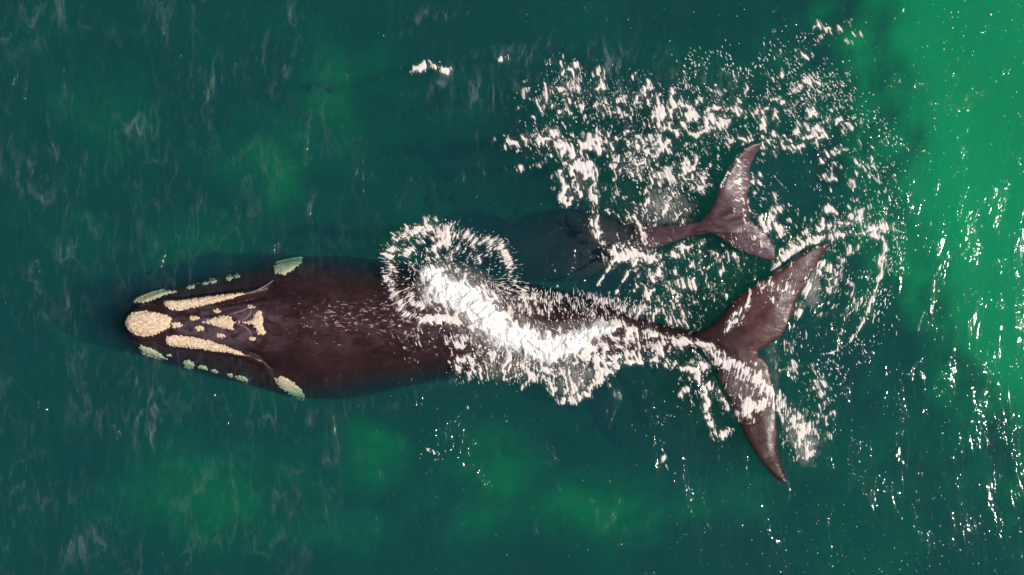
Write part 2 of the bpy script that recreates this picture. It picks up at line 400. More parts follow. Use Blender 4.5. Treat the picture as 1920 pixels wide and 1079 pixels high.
def fuse(name, bms, mat, voxel, smooth=4, flecks=None):
    """fuse the lofts into one continuous skin"""
    big = bmesh.new()
    for b in bms:
        bmesh.ops.recalc_face_normals(b, faces=b.faces)
        t = bpy.data.meshes.new("t"); b.to_mesh(t); big.from_mesh(t); bpy.data.meshes.remove(t); b.free()
    me = bpy.data.meshes.new(name); big.to_mesh(me); big.free()
    o = bpy.data.objects.new(name, me); COL.objects.link(o)
    r = o.modifiers.new("r", 'REMESH'); r.mode = 'VOXEL'; r.voxel_size = voxel; r.use_smooth_shade = True
    s_ = o.modifiers.new("s", 'SMOOTH'); s_.iterations = smooth; s_.factor = .5
    dg = bpy.context.evaluated_depsgraph_get(); ev = o.evaluated_get(dg)
    m2 = bpy.data.meshes.new_from_object(ev, depsgraph=dg); o.modifiers.clear(); o.data = m2; bpy.data.meshes.remove(me)
    m2.name = name
    n = len(m2.vertices); c = np.empty(n * 3, np.float32); m2.vertices.foreach_get("co", c); c = c.reshape(-1, 3)
    X_, Y_ = c[:, 0] / S + 960, 539.5 - c[:, 1] / S
    # shallow skin folds, blubber dents
    c[:, 2] += .012 * fbm(c[:, 0] * 1.3, c[:, 1] * 2.2, 3, 61)
    m2.vertices.foreach_set("co", c.ravel())
    f = flecks(X_, Y_, c[:, 2]) if flecks else np.zeros(n)
    at = m2.attributes.new("fleck", 'FLOAT', 'POINT'); at.data.foreach_set("value", f.astype(np.float32))
    pl = np.zeros(n) if name != "right_whale" else np.exp(-((X_ - 410) / 95) ** 4 - ((Y_ - 611) / 42) ** 4) + .5 * np.exp(-((X_ - 505) / 22) ** 2 - ((Y_ - 612) / 50) ** 4) + .3 * np.exp(-((Y_ - 611) / 60) ** 2) * (X_ > 520) * (X_ < 850)
    at = m2.attributes.new("pale", 'FLOAT', 'POINT'); at.data.foreach_set("value", np.asarray(pl, dtype=np.float32))
    if name != "right_whale": pl = .7 * (X_ > 1150)
    pl = pl + 0 * X_; at.data.foreach_set("value", np.asarray(pl, dtype=np.float32))
    wv = (sstep(1330, 1420, X_) * (.35 + .65 * sstep(700, 640, Y_)) if name == "right_whale" else 0 * X_)
    at = m2.attributes.new("sun_warm", 'FLOAT', 'POINT'); at.data.foreach_set("value", np.asarray(wv, dtype=np.float32))
    m2.materials.clear(); m2.materials.append(mat)
    m2.polygons.foreach_set("use_smooth", np.ones(len(m2.polygons), bool)); m2.update()
    return o

b1, b2, b3, b4, b5, b6, b7, b8 = [bmesh.new() for _ in range(8)]
loft(b1, [(237, 606, 5, -.28, -.40, -.55, 2), (244, 607, 26, -.2, -.42, -.9, 2), (262, 608, 48, -.16, -.45, -1.2, 2.2), (300, 609, 64, -.14, -.5, -1.6, 2.4), (350, 610, 77, -.14, -.55, -1.9, 2.5),
          (400, 612, 89, -.14, -.6, -2.1, 2.6), (450, 613, 102, -.10, -.65, -2.3, 2.6), (500, 614, 116, .02, -.75, -2.4, 2.4), (545, 615, 128, .20, -.9, -2.5, 2.3), (600, 615, 134, .36, -1.25, -2.6, 2.0),
          (650, 614, 134, .40, -1.4, -2.6, 1.85), (700, 612, 127, .41, -1.4, -2.6, 1.8), (760, 610, 116, .40, -1.35, -2.5, 1.85), (850, 609, 100, .30, -1.15, -2.3, 1.9), (950, 610, 86, .18, -1.05, -2.0, 1.9),
          (1050, 614, 70, .12, -.85, -1.7, 1.9), (1150, 622, 48, .14, -.6, -1.3, 2), (1230, 632, 28, .10, -.35, -.85, 2), (1300, 640, 17, .12, -.12, -.4, 2), (1350, 644, 16, .17, .05, -.15, 2), (1395, 650, 9, .20, .12, .03, 2)])
# arched narrow upper jaw
loft(b2, [(236, 607, 3, .02, -.1, -.25, 2), (241, 607, 18, .12, -.1, -.4, 2), (252, 607, 30, .19, -.08, -.5, 2.3), (280, 607, 37, .24, -.05, -.5, 2.4), (320, 608, 32, .23, -.05, -.5, 2.3), (360, 609, 30, .22, -.05, -.5, 2.3),
          (420, 610, 38, .25, -.05, -.5, 2.3), (470, 612, 48, .30, -.1, -.5, 2.3), (520, 613, 62, .30, -.2, -.7, 2.2), (580, 614, 70, .30, -.3, -.8, 2.1)], 28)
# rims of the big lower lips
tube(b3, [(296, 573, -.16, .05), (310, 571, -.06, .13), (345, 570, -.03, .15), (400, 564, -.03, .15), (455, 554, -.05, .13), (490, 545, -.08, .09), (525, 520, -.3, .08), (545, 505, -.5, .08)], flat=1.2)
tube(b4, [(298, 638, -.16, .05), (312, 640, -.06, .13), (350, 644, -.03, .15), (400, 651, -.03, .15), (450, 662, -.05, .13), (485, 676, -.08, .09), (510, 695, -.3, .08), (530, 715, -.5, .08)], flat=1.2)
# flukes
lobe(b5, [(1300, 628), (1345, 598), (1370, 566), (1402, 541), (1436, 519), (1469, 500), (1505, 473), (1535, 459), (1559, 452)],
         [(1400, 668), (1424, 662), (1459, 637), (1483, 609), (1495, 566), (1516, 529), (1538, 490), (1552, 466), (1559, 453)], [.10, .14, .18, .17, .12], [.16, .13, .09, .08, .10], .15)
lobe(b6, [(1310, 655), (1334, 684), (1346, 713), (1367, 751), (1384, 793), (1403, 831), (1431, 873), (1459, 902), (1477, 909)],
         [(1400, 648), (1424, 662), (1440, 680), (1455, 727), (1459, 779), (1459, 836), (1467, 866), (1475, 890), (1478, 908)], [.06, .08, .10, .16, .20], [.16, .12, .08, .10, .18], .17)
# flippers folded under the body, low in the murk
lobe(b7, [(585, 560), (560, 520), (590, 500), (660, 505), (720, 530)], [(650, 580), (650, 560), (670, 545), (700, 540), (722, 532)], [-1.4, -1.9, -2.3], [-1.5, -1.95, -2.3], .3)
lobe(b8, [(585, 670), (560, 705), (590, 728), (660, 722), (720, 698)], [(650, 650), (650, 665), (670, 680), (700, 688), (722, 697)], [-1.4, -1.9, -2.3], [-1.5, -1.95, -2.3], .3)
def mflecks(x, y, z):
    return np.clip(1.15 * np.exp(-((x - 660) / 110) ** 2 - ((y - 595) / 48) ** 2) + .6 * np.exp(-((x - 770) / 50) ** 2 - ((y - 630) / 50) ** 2) - .7 * (x < 540) - .5 * (x > 1300), -1, 1)
mother = fuse("right_whale", [b1, b2, b3, b4, b5, b6, b7, b8], SKIN, .032, 5, mflecks)
tag(mother, 'huge dark adult whale lying along the surface, pale rough patches on its head', 'whale')

c1, c2, c3, c4, c5 = [bmesh.new() for _ in range(5)]
loft(c1, [(900, 470, 4, -1.9, -2.0, -2.1, 2), (922, 470, 26, -1.8, -2.1, -2.4, 2), (960, 468, 48, -1.5, -2.0, -2.6, 2.2), (1010, 464, 64, -1.1, -1.7, -2.5, 2.2), (1060, 460, 68, -.75, -1.25, -2.2, 2.1), (1110, 456, 62, -.42, -1.0, -1.9, 2),
          (1160, 452, 42, -.30, -.8, -1.4, 2), (1200, 448, 28, -.02, -.3, -.8, 2), (1235, 443, 20, .12, -.08, -.4, 2), (1280, 434, 14, .20, .05, -.12, 2), (1330, 425, 12, .27, .18, .05, 2), (1375, 417, 11, .30, .22, .12, 2), (1400, 412, 5, .28, .22, .16, 2)], 28)
lobe(c2, [(1290, 432), (1314, 413), (1333, 387), (1345, 359), (1358, 331), (1378, 298), (1398, 276), (1415, 268), (1430, 268)],
         [(1385, 440), (1403, 412), (1406, 396), (1403, 376), (1408, 345), (1409, 312), (1420, 287), (1427, 275), (1431, 269)], [.18, .22, .28, .30, .22], [.26, .2, .12, .14, .2], .12, 30, 10)
lobe(c3, [(1310, 425), (1338, 440), (1358, 453), (1372, 465), (1390, 472), (1406, 478), (1430, 486), (1452, 490)],
         [(1380, 395), (1403, 409), (1415, 416), (1428, 426), (1438, 436), (1447, 448), (1456, 466), (1453, 488)], [.2, .16, .08, .02], [.26, .2, .10, .04], .12, 30, 10)
lobe(c4, [(985, 440), (975, 410), (1000, 400), (1040, 405), (1065, 415)], [(1020, 450), (1025, 430), (1040, 422), (1055, 418), (1066, 416)], [-2.0, -2.3, -2.5], [-2.1, -2.3, -2.5], .2)
lobe(c5, [(985, 490), (975, 520), (1000, 530), (1040, 524), (1065, 512)], [(1020, 480), (1025, 500), (1040, 506), (1055, 510), (1066, 511)], [-2.0, -2.3, -2.5], [-2.1, -2.3, -2.5], .2)
calf = fuse("whale_calf", [c1, c2, c3, c4, c5], SKIN2, .026, 4,
            lambda x, y, z: np.clip(1.3 * np.exp(-((x - 1385) / 22) ** 2 - ((y - 345) / 45) ** 2) + .9 * np.exp(-((x - 1410) / 40) ** 2 - ((y - 455) / 30) ** 2), 0, 1.3))
tag(calf, 'smaller whale calf diving beside the adult with only its tail above the water', 'whale calf')

def bvh_of(o):
    me = o.data; n = len(me.vertices); c = np.empty(n * 3, np.float32); me.vertices.foreach_get("co", c)
    me.calc_loop_triangles()
    t = np.empty(len(me.loop_triangles) * 3, np.int32); me.loop_triangles.foreach_get("vertices", t)
    return BVHTree.FromPolygons(c.reshape(-1, 3).tolist(), t.reshape(-1, 3).tolist())
BM, BC = bvh_of(mother), bvh_of(calf)
def drop(b, x, y, default=None):
    h = b.ray_cast((x, y, 5), (0, 0, -1))
    return h[0].z if h[0] is not None else default

# ------------------------------------------------------------------ callosities, draped on the skin
def poly_sd(X, Y, P):
    P = np.array(P, float); d = np.full(X.shape, 1e9); ins = np.zeros(X.shape, bool)
    for i in range(len(P)):
        a, b = P[i], P[(i + 1) % len(P)]; e = b - a
        t = np.clip(((X - a[0]) * e[0] + (Y - a[1]) * e[1]) / (e @ e + 1e-9), 0, 1)
        d = np.minimum(d, np.hypot(X - a[0] - t * e[0], Y - a[1] - t * e[1]))
        c = ((a[1] > Y) != (b[1] > Y)) & (X < (b[0] - a[0]) * (Y - a[1]) / (b[1] - a[1] + 1e-12) + a[0]); ins ^= c
    return np.where(ins, d, -d)
cnt = [0]
def patch(name, poly, thick, parent=mother, tree=BM, mat=CALL, label=None, step=.75, rough=.6, zoomed=True, edge=5):
    cnt[0] += 1; sd_ = cnt[0]
    P = [(220 + x / 3.5975, 460 + y / 3.5975) for x, y in poly] if zoomed else poly
    P = np.array(P); x0, y0 = P.min(0) - 3; x1, y1 = P.max(0) + 3
    xs = np.arange(x0, x1, step); ys = np.arange(y0, y1, step); X, Y = np.meshgrid(xs, ys)
    sd = poly_sd(X, Y, P) + min(4.2, .16 * (x1 - x0)) * fbm(X / 4.5, Y / 4.5, 3, 70 + sd_)
    prof = np.sqrt(np.clip(sd / edge, 0, 1)) 
    hgt = thick * (prof * (1 + rough * (fbm(X / 12, Y / 4.5, 3, 80) + .35 * ridged(X / 8, Y / 3, 2, 90))) ) - .03 * (sd < 0) - .012
    keep = sd > -1.6
    co = np.zeros(X.shape + (3,)); k_ = keep.copy()
    for i, j in zip(*np.nonzero(keep)):
        wx, wy, _ = W(X[i, j], Y[i, j], .1); z = drop(tree, wx, wy)
        if z is None: k_[i, j] = False; continue
        wx, wy, _ = W(X[i, j], Y[i, j], z); z = drop(tree, wx, wy, z)
        co[i, j] = (wx, wy, z + hgt[i, j])
    q = grid_quads(*X.shape); kf = k_.ravel(); q = q[kf[q].all(1)]
    used, inv = np.unique(q, return_inverse=True); top = co.reshape(-1, 3)[used]; q = inv.reshape(-1, 4)[:, ::-1]
    n = len(top); bot = top.copy(); bot[:, 2] -= .06 + .5 * thick    # a closed, solid slab: give it its underside and rim
    e = np.concatenate([q[:, [0, 1]], q[:, [1, 2]], q[:, [2, 3]], q[:, [3, 0]]])
    key = set(map(tuple, e.tolist())); rim = [(b, a, a + n, b + n) for a, b in key if (b, a) not in key]
    qq = np.concatenate([q, q[:, ::-1] + n, np.array(rim)])
    o = np_mesh(name, np.concatenate([top, bot]), qq, mat, parent)
    if label: o['label'] = label
    return o
def ell(cx, cy, rx, ry, n=14, rot=0):
    return [(cx + rx * math.cos(a) * math.cos(rot) - ry * math.sin(a) * math.sin(rot), cy + rx * math.cos(a) * math.sin(rot) + ry * math.sin(a) * math.cos(rot)) for a in np.linspace(0, 2 * math.pi, n, endpoint=False)]
patch("bonnet_callosity", [(50, 530), (58, 485), (100, 450), (190, 442), (280, 455), (330, 470), (368, 495), (366, 515), (352, 530), (362, 545), (340, 565), (300, 585), (250, 610), (180, 622), (110, 605), (70, 570)], .075, edge=7, label='largest rounded cream patch on the tip of the snout')
patch("lip_callosity", [(305, 395), (320, 375), (420, 370), (550, 353), (700, 333), (850, 318), (872, 328), (760, 364), (640, 397), (520, 424), (420, 443), (360, 436), (325, 415)], .05, label='long cream strip on the upper lip rim')
patch("lip_callosity", [(318, 650), (338, 613), (400, 606), (500, 618), (620, 642), (730, 677), (820, 712), (862, 742), (820, 745), (740, 728), (640, 715), (520, 698), (420, 688), (350, 682)], .05, label='long cream strip on the lower lip rim')
for (x, y, a, b) in [(400, 540, 38, 21), (518, 490, 37, 16), (553, 560, 36, 20), (672, 444, 33, 15), (697, 611, 32, 17), (903, 415, 30, 14), (908, 631, 27, 16)]:
    patch("snout_callosity", ell(x, y, a, b, rot=.1), .04, step=.6, edge=3)
patch("crown_callosity", [(570, 520), (640, 490), (720, 473), (765, 480), (785, 510), (805, 520), (782, 543), (785, 570), (740, 570), (660, 547)], .05)
patch("blowhole_callosity", [(812, 517), (880, 512), (918, 498), (920, 468), (945, 438), (975, 440), (980, 500), (987, 560), (1006, 590), (985, 608), (948, 602), (930, 562), (918, 542), (880, 530), (812, 524)], .05, edge=3)
patch("chin_callosity", [(105, 378), (120, 350), (200, 312), (300, 300), (432, 310), (340, 332), (250, 368), (170, 392), (120, 390)], .05)
patch("chin_callosity", [(135, 690), (160, 673), (220, 688), (290, 728), (338, 775), (290, 770), (220, 752), (165, 730)], .05)
for (x, y, a, b) in [(350, 745, 20, 11), (497, 280, 32, 15), (590, 257, 24, 14), (640, 243, 32, 16), (752, 222, 28, 18), (803, 208, 26, 14), (478, 805, 40, 28), (575, 828, 42, 17), (655, 852, 28, 15), (755, 878, 24, 15), (835, 900, 50, 20)]:
    patch("jaw_callosity", ell(x, y, a, b, rot=-.15 if y < 400 else .3), .035, step=.6, edge=3)
patch("brow_callosity", [(1045, 140), (1075, 95), (1180, 62), (1238, 72), (1252, 105), (1200, 160), (1120, 205), (1060, 190)], .05, label='pale green tinted patch above the eye, upper side')
patch("brow_callosity", [(1055, 900), (1110, 880), (1180, 918), (1240, 973), (1262, 1018), (1252, 1046), (1180, 1025), (1100, 972), (1065, 930)], .05, label='pale green tinted patch above the eye, lower side')

def ridge(name, pts, rad, parent=mother, tree=BM, mat=RIDGE, n=30, zoomed=True):
    P = [(220 + x / 3.5975, 460 + y / 3.5975, 0, r) for (x, y), r in zip(pts, rad)] if zoomed else [(x, y, 0, r) for (x, y), r in zip(pts, rad)]
    P = resample(P, n); bm = bmesh.new(); q = []
    for x, y, _, r in P:
        wx, wy, _ = W(x, y, .2); z = drop(tree, wx, wy, 0); q.append((x, y, z - .15 * r, r))
    tube(bm, q, 10, n, .7); bmesh.ops.recalc_face_normals(bm, faces=bm.faces)
    me = bpy.data.meshes.new(name); bm.to_mesh(me); bm.free(); me.materials.append(mat)
    for p in me.polygons: p.use_smooth = True
    o = bpy.data.objects.new(name, me); COL.objects.link(o); o.parent = parent; return o
ridge("blowhole_fold", [(800, 512), (850, 500), (890, 470), (905, 438)], [.012, .03, .03, .012])
ridge("blowhole_fold", [(800, 532), (850, 545), (890, 580), (905, 622)], [.012, .028, .028, .012])
ridge("blowhole_fold", [(760, 470), (800, 455), (850, 440), (880, 425)], [.012, .022, .022, .01])
ridge("lip_fold", [(860, 328), (930, 312), (1010, 270), (1052, 235)], [.02, .03, .028, .012])
ridge("lip_fold", [(860, 744), (930, 750), (980, 785), (1028, 832)], [.02, .02, .02, .01])

# ------------------------------------------------------------------ foam: density field over the water
st = 1.2
xs = np.arange(690, 1935, st); ys = np.arange(8, 1075, st)
FX, FY = np.meshgrid(xs.astype(np.float32), ys.astype(np.float32))
# streak direction field (angle of the streaks, photo axes, x right y down)
DIRS = [(1050, 140, 80), (1200, 200, 70), (1350, 180, 62), (1500, 170, 55), (1600, 260, 55), (1450, 250, 60), (1000, 260, 60), (1100, 330, 85), (1250, 300, 65), (1480, 440, 60), (1600, 420, 75), (1640, 520, 110),
        (1180, 470, 60), (1000, 570, 100), (1100, 570, 95), (1200, 600, 100), (880, 560, 60), (930, 580, 50), (1350, 700, 110), (1400, 720, 115), (1330, 770, 60), (1250, 790, 60), (1500, 800, 95), (1530, 700, 50), (1050, 740, 75),
        (900, 700, 60), (950, 700, 120), (1300, 640, 30), (1150, 640, 30), (1380, 340, 15), (1400, 580, 115), (1520, 540, 120)]
cs = np.zeros(FX.shape, np.float32); sn = cs.copy()
for x, y, a in DIRS:
    wgt = 1 / ((FX - x) ** 2 + (FY - y) ** 2 + 900); cs += wgt * math.cos(2 * R(a)); sn += wgt * math.sin(2 * R(a))
RINGP = [(762, 592), (742, 560), (731, 520), (729, 480), (744, 452), (775, 436), (815, 430), (850, 436), (880, 450), (915, 453), (940, 468), (955, 495), (963, 528)]
rc = np.hypot(FX - 838, FY - 512); ra = np.arctan2(FY - 512, FX - 838)         # splash ring: radial
wgt = .02 * sstep(0, .5, seg_field(FX, FY, [(a, b, 36) for a, b in RINGP])); cs += wgt * np.cos(2 * ra); sn += wgt * np.sin(2 * ra)
ANG = .5 * np.arctan2(sn, cs); DX, DY = np.cos(ANG), np.sin(ANG)
def sample(F, x, y):
    i = np.clip((y - ys[0]) / st, 0, F.shape[0] - 1.001); j = np.clip((x - xs[0]) / st, 0, F.shape[1] - 1.001)
    i0 = i.astype(np.int32); j0 = j.astype(np.int32); a = i - i0; b = j - j0
    return (F[i0, j0] * (1 - a) + F[i0 + 1, j0] * a) * (1 - b) + (F[i0, j0 + 1] * (1 - a) + F[i0 + 1, j0 + 1] * a) * b
def smear(F, L, n=7):
    o = 0; ts = np.linspace(-1, 1, n); ww = 1 - .6 * np.abs(ts)
    for t, a in zip(ts, ww): o = o + a * sample(F, FX + DX * t * L, FY + DY * t * L)
    return o / ww.sum()

# torn, streaky foam textures, equalised so that a mask value is the share of water they cover
def rank(T):
    sm = np.sort(rng.choice(T.ravel(), 40000)); return np.interp(T, sm, np.linspace(0, 1, len(sm))).astype(np.float32)
wx_ = FX + 14 * fbm(FX / 45, FY / 45, 3, 1) + 7 * fbm(FX / 13, FY / 13, 2, 5)
wy_ = FY + 14 * fbm(FX / 45 + 40, FY / 45, 3, 2) + 7 * fbm(FX / 13, FY / 13 + 30, 2, 6)
macro = fbm(FX / 60, FY / 60, 3, 20)
f1, f2 = worley(wx_ / 22, wy_ / 22, 1); lace = 1 - np.clip((f2 - f1) / .55, 0, 1)
f1, f2 = worley(wx_ / 10, wy_ / 10, 2); lace2 = 1 - np.clip((f2 - f1) / .6, 0, 1)
curl = np.clip(ridged(wx_ / 26, wy_ / 26, 1, 8), -1, 1); curl2 = np.clip(ridged(wx_ / 13, wy_ / 13, 1, 9), -1, 1)
n16 = perlin(wx_ / 17, wy_ / 17, 11); n8 = perlin(wx_ / 8.5, wy_ / 8.5, 12); n4 = smear(perlin(FX / 4.2, FY / 4.2, 13), 7, 7); n2 = smear(perlin(FX / 2.4, FY / 2.4, 14), 5, 5)
blob = rank(n16); fine = rank(n4)
fil1 = 1 - np.abs(perlin(wx_ / 21, wy_ / 21, 8)) * 5.0; fil2 = 1 - np.abs(perlin(wx_ / 11, wy_ / 11, 9)) * 3.6; fil3 = 1 - np.abs(perlin(wx_ / 34, wy_ / 34, 10)) * 7.0
fil1, fil2, fil3 = [np.clip(f_, -.6, 1) for f_ in (fil1, fil2, fil3)]
TB = .46 * n16 + .60 * smear(n8, 9, 7) + .62 * smear(fil1, 4, 5) + .40 * fil3 + .25 * smear(fil2, 3, 5) + .62 * n4 + .30 * n2 + .40 * macro
TB = rank(smear(TB, 2, 3))
TL = .55 * np.maximum(fil1, fil2 * .8) + .35 * fil3 + .35 * n8 + .30 * n16 + .25 * n4 + .12 * n2 + .40 * macro
TL = rank(smear(TL, 1.5, 3))

Mb = np.zeros(FX.shape, np.float32)   # blobs
Ml = Mb.copy()                        # lace
Mh = Mb.copy()                        # thick whitewater (height)
Mk = Mb.copy()                        # milky bubbles just under the surface
def stroke(T, pts, s=1.0): np.maximum(T, s * seg_field(FX, FY, pts), out=T)
def spot(T, x, y, rx, ry, s=1.0, p=1.0):
    d = np.sqrt(((FX - x) / rx) ** 2 + ((FY - y) / ry) ** 2); np.maximum(T, s * np.clip(1.25 * (1 - d), 0, 1) ** p, out=T)
# A upper cloud of broken foam left by the calf's tail
for a in [(1065, 140, 62, 42, .62), (1130, 150, 60, 40, .5), (1040, 190, 45, 60, .46), (1100, 190, 70, 50, .48), (1185, 180, 60, 55, .56), (1250, 200, 55, 55, .62), (1300, 230, 60, 70, .66), (1340, 190, 60, 40, .6), (1395, 180, 40, 40, .45),
          (1060, 275, 80, 32, .9), (1120, 265, 40, 30, .85), (1010, 265, 45, 22, .8), (965, 270, 50, 22, .5), (1090, 310, 40, 36, .9), (1290, 300, 45, 70, .75), (1250, 260, 50, 50, .62), (1235, 385, 42, 32, .85), (1300, 345, 40, 25, .75),
          (1200, 240, 60, 50, .45), (980, 300, 40, 30, .3), (985, 210, 40, 50, .3), (1220, 330, 60, 60, .5), (1350, 250, 40, 50, .5), (1330, 310, 30, 40, .4)]: spot(Mb, *a[:4], a[4], .7)
stroke(Mb, [(1040, 260, 26), (1075, 290, 26), (1100, 315, 22), (1112, 345, 18), (1116, 390, 17), (1116, 430, 14), (1135, 465, 14), (1165, 480, 16), (1205, 478, 18), (1235, 490, 18)], 1.35)
for p in [[(1050, 320, 6), (1060, 348, 7), (1048, 375, 7), (1066, 383, 6)], [(1062, 350, 6), (1080, 352, 7), (1090, 368, 6)], [(1057, 372, 6), (1072, 372, 6)], [(1152, 300, 8), (1145, 270, 9), (1165, 250, 8), (1190, 245, 7)], [(1190, 400, 12), (1200, 430, 11), (1215, 465, 13), (1240, 478, 13)],
          [(1165, 468, 5), (1120, 535, 4)], [(1200, 478, 6), (1160, 540, 5), (1150, 565, 4)], [(1250, 480, 12), (1225, 520, 14), (1215, 560, 14), (1190, 600, 8)], [(1240, 500, 14), (1270, 470, 12), (1300, 462, 10)]]: stroke(Mb, p, 1.15)
spot(Ml, 1190, 305, 75, 75, 1.0); spot(Ml, 1260, 380, 60, 60, .8); spot(Ml, 1200, 400, 60, 50, .8); spot(Ml, 1190, 470, 90, 45, 1.0); spot(Ml, 1230, 520, 80, 50, .8); spot(Ml, 1270, 560, 70, 55, .8); spot(Ml, 1330, 480, 110, 45, .55)
spot(Ml, 1350, 550, 80, 50, .65); spot(Ml, 1150, 370, 60, 70, .5); spot(Ml, 1070, 345, 40, 50, .6)
for a in [(1060, 170, 90, 70), (1160, 200, 100, 80), (1270, 220, 90, 90), (1340, 230, 90, 80), (1020, 260, 80, 50), (1290, 330, 80, 70), (1500, 200, 110, 70), (1590, 420, 90, 70), (1560, 520, 70, 60), (1440, 540, 80, 40), (1230, 590, 90, 40)]: spot(Ml, *a, .75)
# B right-hand arc of specks
for a in [(1460, 160, 70, 40, .34), (1530, 170, 60, 40, .42), (1440, 210, 80, 50, .32), (1530, 240, 70, 50, .55), (1580, 230, 50, 50, .5), (1490, 245, 60, 30, .55), (1430, 245, 45, 22, .75), (1395, 262, 30, 18, .6), (1620, 290, 40, 50, .4), (1560, 290, 60, 40, .35), (1655, 330, 30, 60, .38),
          (1560, 60, 80, 30, .3), (1500, 110, 60, 25, .4), (1560, 330, 30, 15, .45), (1545, 355, 30, 12, .5), (1450, 360, 30, 40, .3), (1650, 420, 40, 60, .35), (1440, 275, 30, 30, .5), (1610, 330, 60, 60, .28)]: spot(Mb, *a[:4], a[4], .7)
stroke(Mb, [(1545, 165, 7), (1560, 190, 8), (1575, 222, 8), (1605, 250, 7), (1618, 280, 5)], 1.0)
# D foam between the flukes and the long arc to the right
stroke(Mb, [(1408, 395, 14), (1430, 415, 18), (1465, 435, 20), (1495, 460, 24), (1470, 490, 22), (1455, 505, 12)], 1.25)
stroke(Mb, [(1490, 470, 18), (1530, 452, 18), (1570, 442, 12), (1610, 440, 12), (1640, 428, 14), (1652, 425, 8)], 1.15)
for a in [(1560, 395, 28, 18, .85), (1600, 405, 34, 20, .75), (1640, 435, 30, 28, .8), (1530, 425, 50, 30, .6), (1590, 470, 60, 40, .42), (1520, 530, 18, 50, .7), (1660, 470, 18, 50, .55), (1430, 350, 16, 70, .5), (1420, 400, 16, 30, .7), (1440, 530, 70, 30, .3), (1590, 520, 60, 60, .28)]: spot(Mb, *a[:4], a[4], .7)
stroke(Mb, [(1545, 492, 10), (1520, 530, 13), (1502, 572, 12), (1488, 612, 7)], 1.1)
stroke(Mb, [(1648, 430, 8), (1660, 465, 8), (1650, 520, 7), (1632, 570, 7), (1612, 615, 5), (1590, 645, 3.5), (1560, 662, 2.5), (1540, 664, 2)], 1.1)
# F ring of the big splash and its brush-like rim
stroke(Mb, [(a, b, r_) for (a, b), r_ in zip(RINGP, (12, 13, 19, 24, 27, 26, 30, 24, 20, 21, 17, 13, 9))], .98); stroke(Mb, [(760, 470, 22), (800, 448, 26), (850, 455, 20), (900, 468, 16)], .6)
spot(Ml, 840, 500, 112, 82, .75); spot(Ml, 900, 480, 60, 45, .7)
stroke(Mb, [(760, 592, 12), (800, 600, 14), (840, 600, 14), (880, 600, 10)], 1.3)
stroke(Mb, [(800, 470, 12), (830, 455, 14), (870, 470, 12)], .95); stroke(Mb, [(760, 530, 10), (775, 570, 12), (800, 580, 10)], .9)
CORE = [(800, 510, 30), (828, 540, 44), (870, 560, 52), (905, 590, 56), (940, 625, 50), (985, 645, 44), (1030, 655, 42), (1075, 642, 36), (1110, 620, 24), (1150, 620, 26), (1190, 630, 20), (1240, 640, 13), (1290, 646, 9), (1340, 652, 8)]
stroke(Mh, [(a, b, c * .84) for a, b, c in CORE[:9]] + [(1150, 618, 10)], 1.0); stroke(Mb, [(a, b, c * 1.12) for a, b, c in CORE], 1.05)
stroke(Mb, [(1080, 655, 24), (1120, 672, 22), (1160, 668, 16)], 1.5)
spot(Mb, 1180, 650, 110, 34, .62); spot(Ml, 1210, 655, 130, 40, 1.1); spot(Ml, 1120, 655, 80, 45, 1.0)
stroke(Mb, [(1140, 680, 7), (1190, 680, 8), (1230, 676, 8), (1270, 690, 9), (1310, 696, 8), (1335, 680, 9)], 1.15)
stroke(Mb, [(1130, 606, 16), (1180, 616, 17), (1230, 630, 15), (1280, 640, 13), (1330, 650, 11)], 1.3); spot(Mb, 1160, 655, 80, 34, .7)
stroke(Mb, [(1235, 640, 7), (1240, 665, 8), (1262, 690, 8)], 1.1)
# strands along the upper flank
for a in [(930, 560, 60, 40, .62), (980, 575, 60, 38, .5), (1040, 572, 60, 34, .5), (1100, 580, 60, 32, .48), (1150, 575, 60, 24, .45), (1200, 580, 60, 26, .42), (1290, 600, 60, 36, .36)]: spot(Mb, *a[:4], a[4], .6)
spot(Ml, 1000, 565, 120, 30, .6); spot(Ml, 1130, 575, 120, 30, .7)
# lower fringe
for a in [(860, 690, 26, 36, .75), (900, 690, 60, 36, .62), (960, 690, 60, 46, .7), (1000, 700, 50, 30, .5), (920, 660, 70, 30, .7), (870, 640, 40, 26, .6), (1250, 790, 34, 14, .4)]: spot(Mb, *a[:4], a[4], .7)
spot(Ml, 900, 680, 70, 46, 1.0); spot(Ml, 990, 690, 80, 40, 1.0)
stroke(Mb, [(1025, 690, 13), (1030, 725, 13), (1045, 750, 12), (1075, 752, 12), (1100, 735, 14), (1130, 705, 18), (1160, 685, 12)], 1.2); spot(Ml, 1075, 710, 60, 55, 1.1); spot(Mb, 1120, 700, 40, 34, .8)
for a in [(1580, 400, 60, 34, .55), (1600, 450, 70, 50, .5), (1560, 560, 60, 60, .3), (1500, 640, 60, 40, .25), (1540, 780, 40, 60, .4), (1500, 260, 90, 40, .5), (1460, 400, 40, 30, .4), (1470, 540, 40, 40, .4), (1320, 510, 110, 40, .38), (1250, 590, 80, 40, .4)]: spot(Mb, *a[:4], a[4], .7)
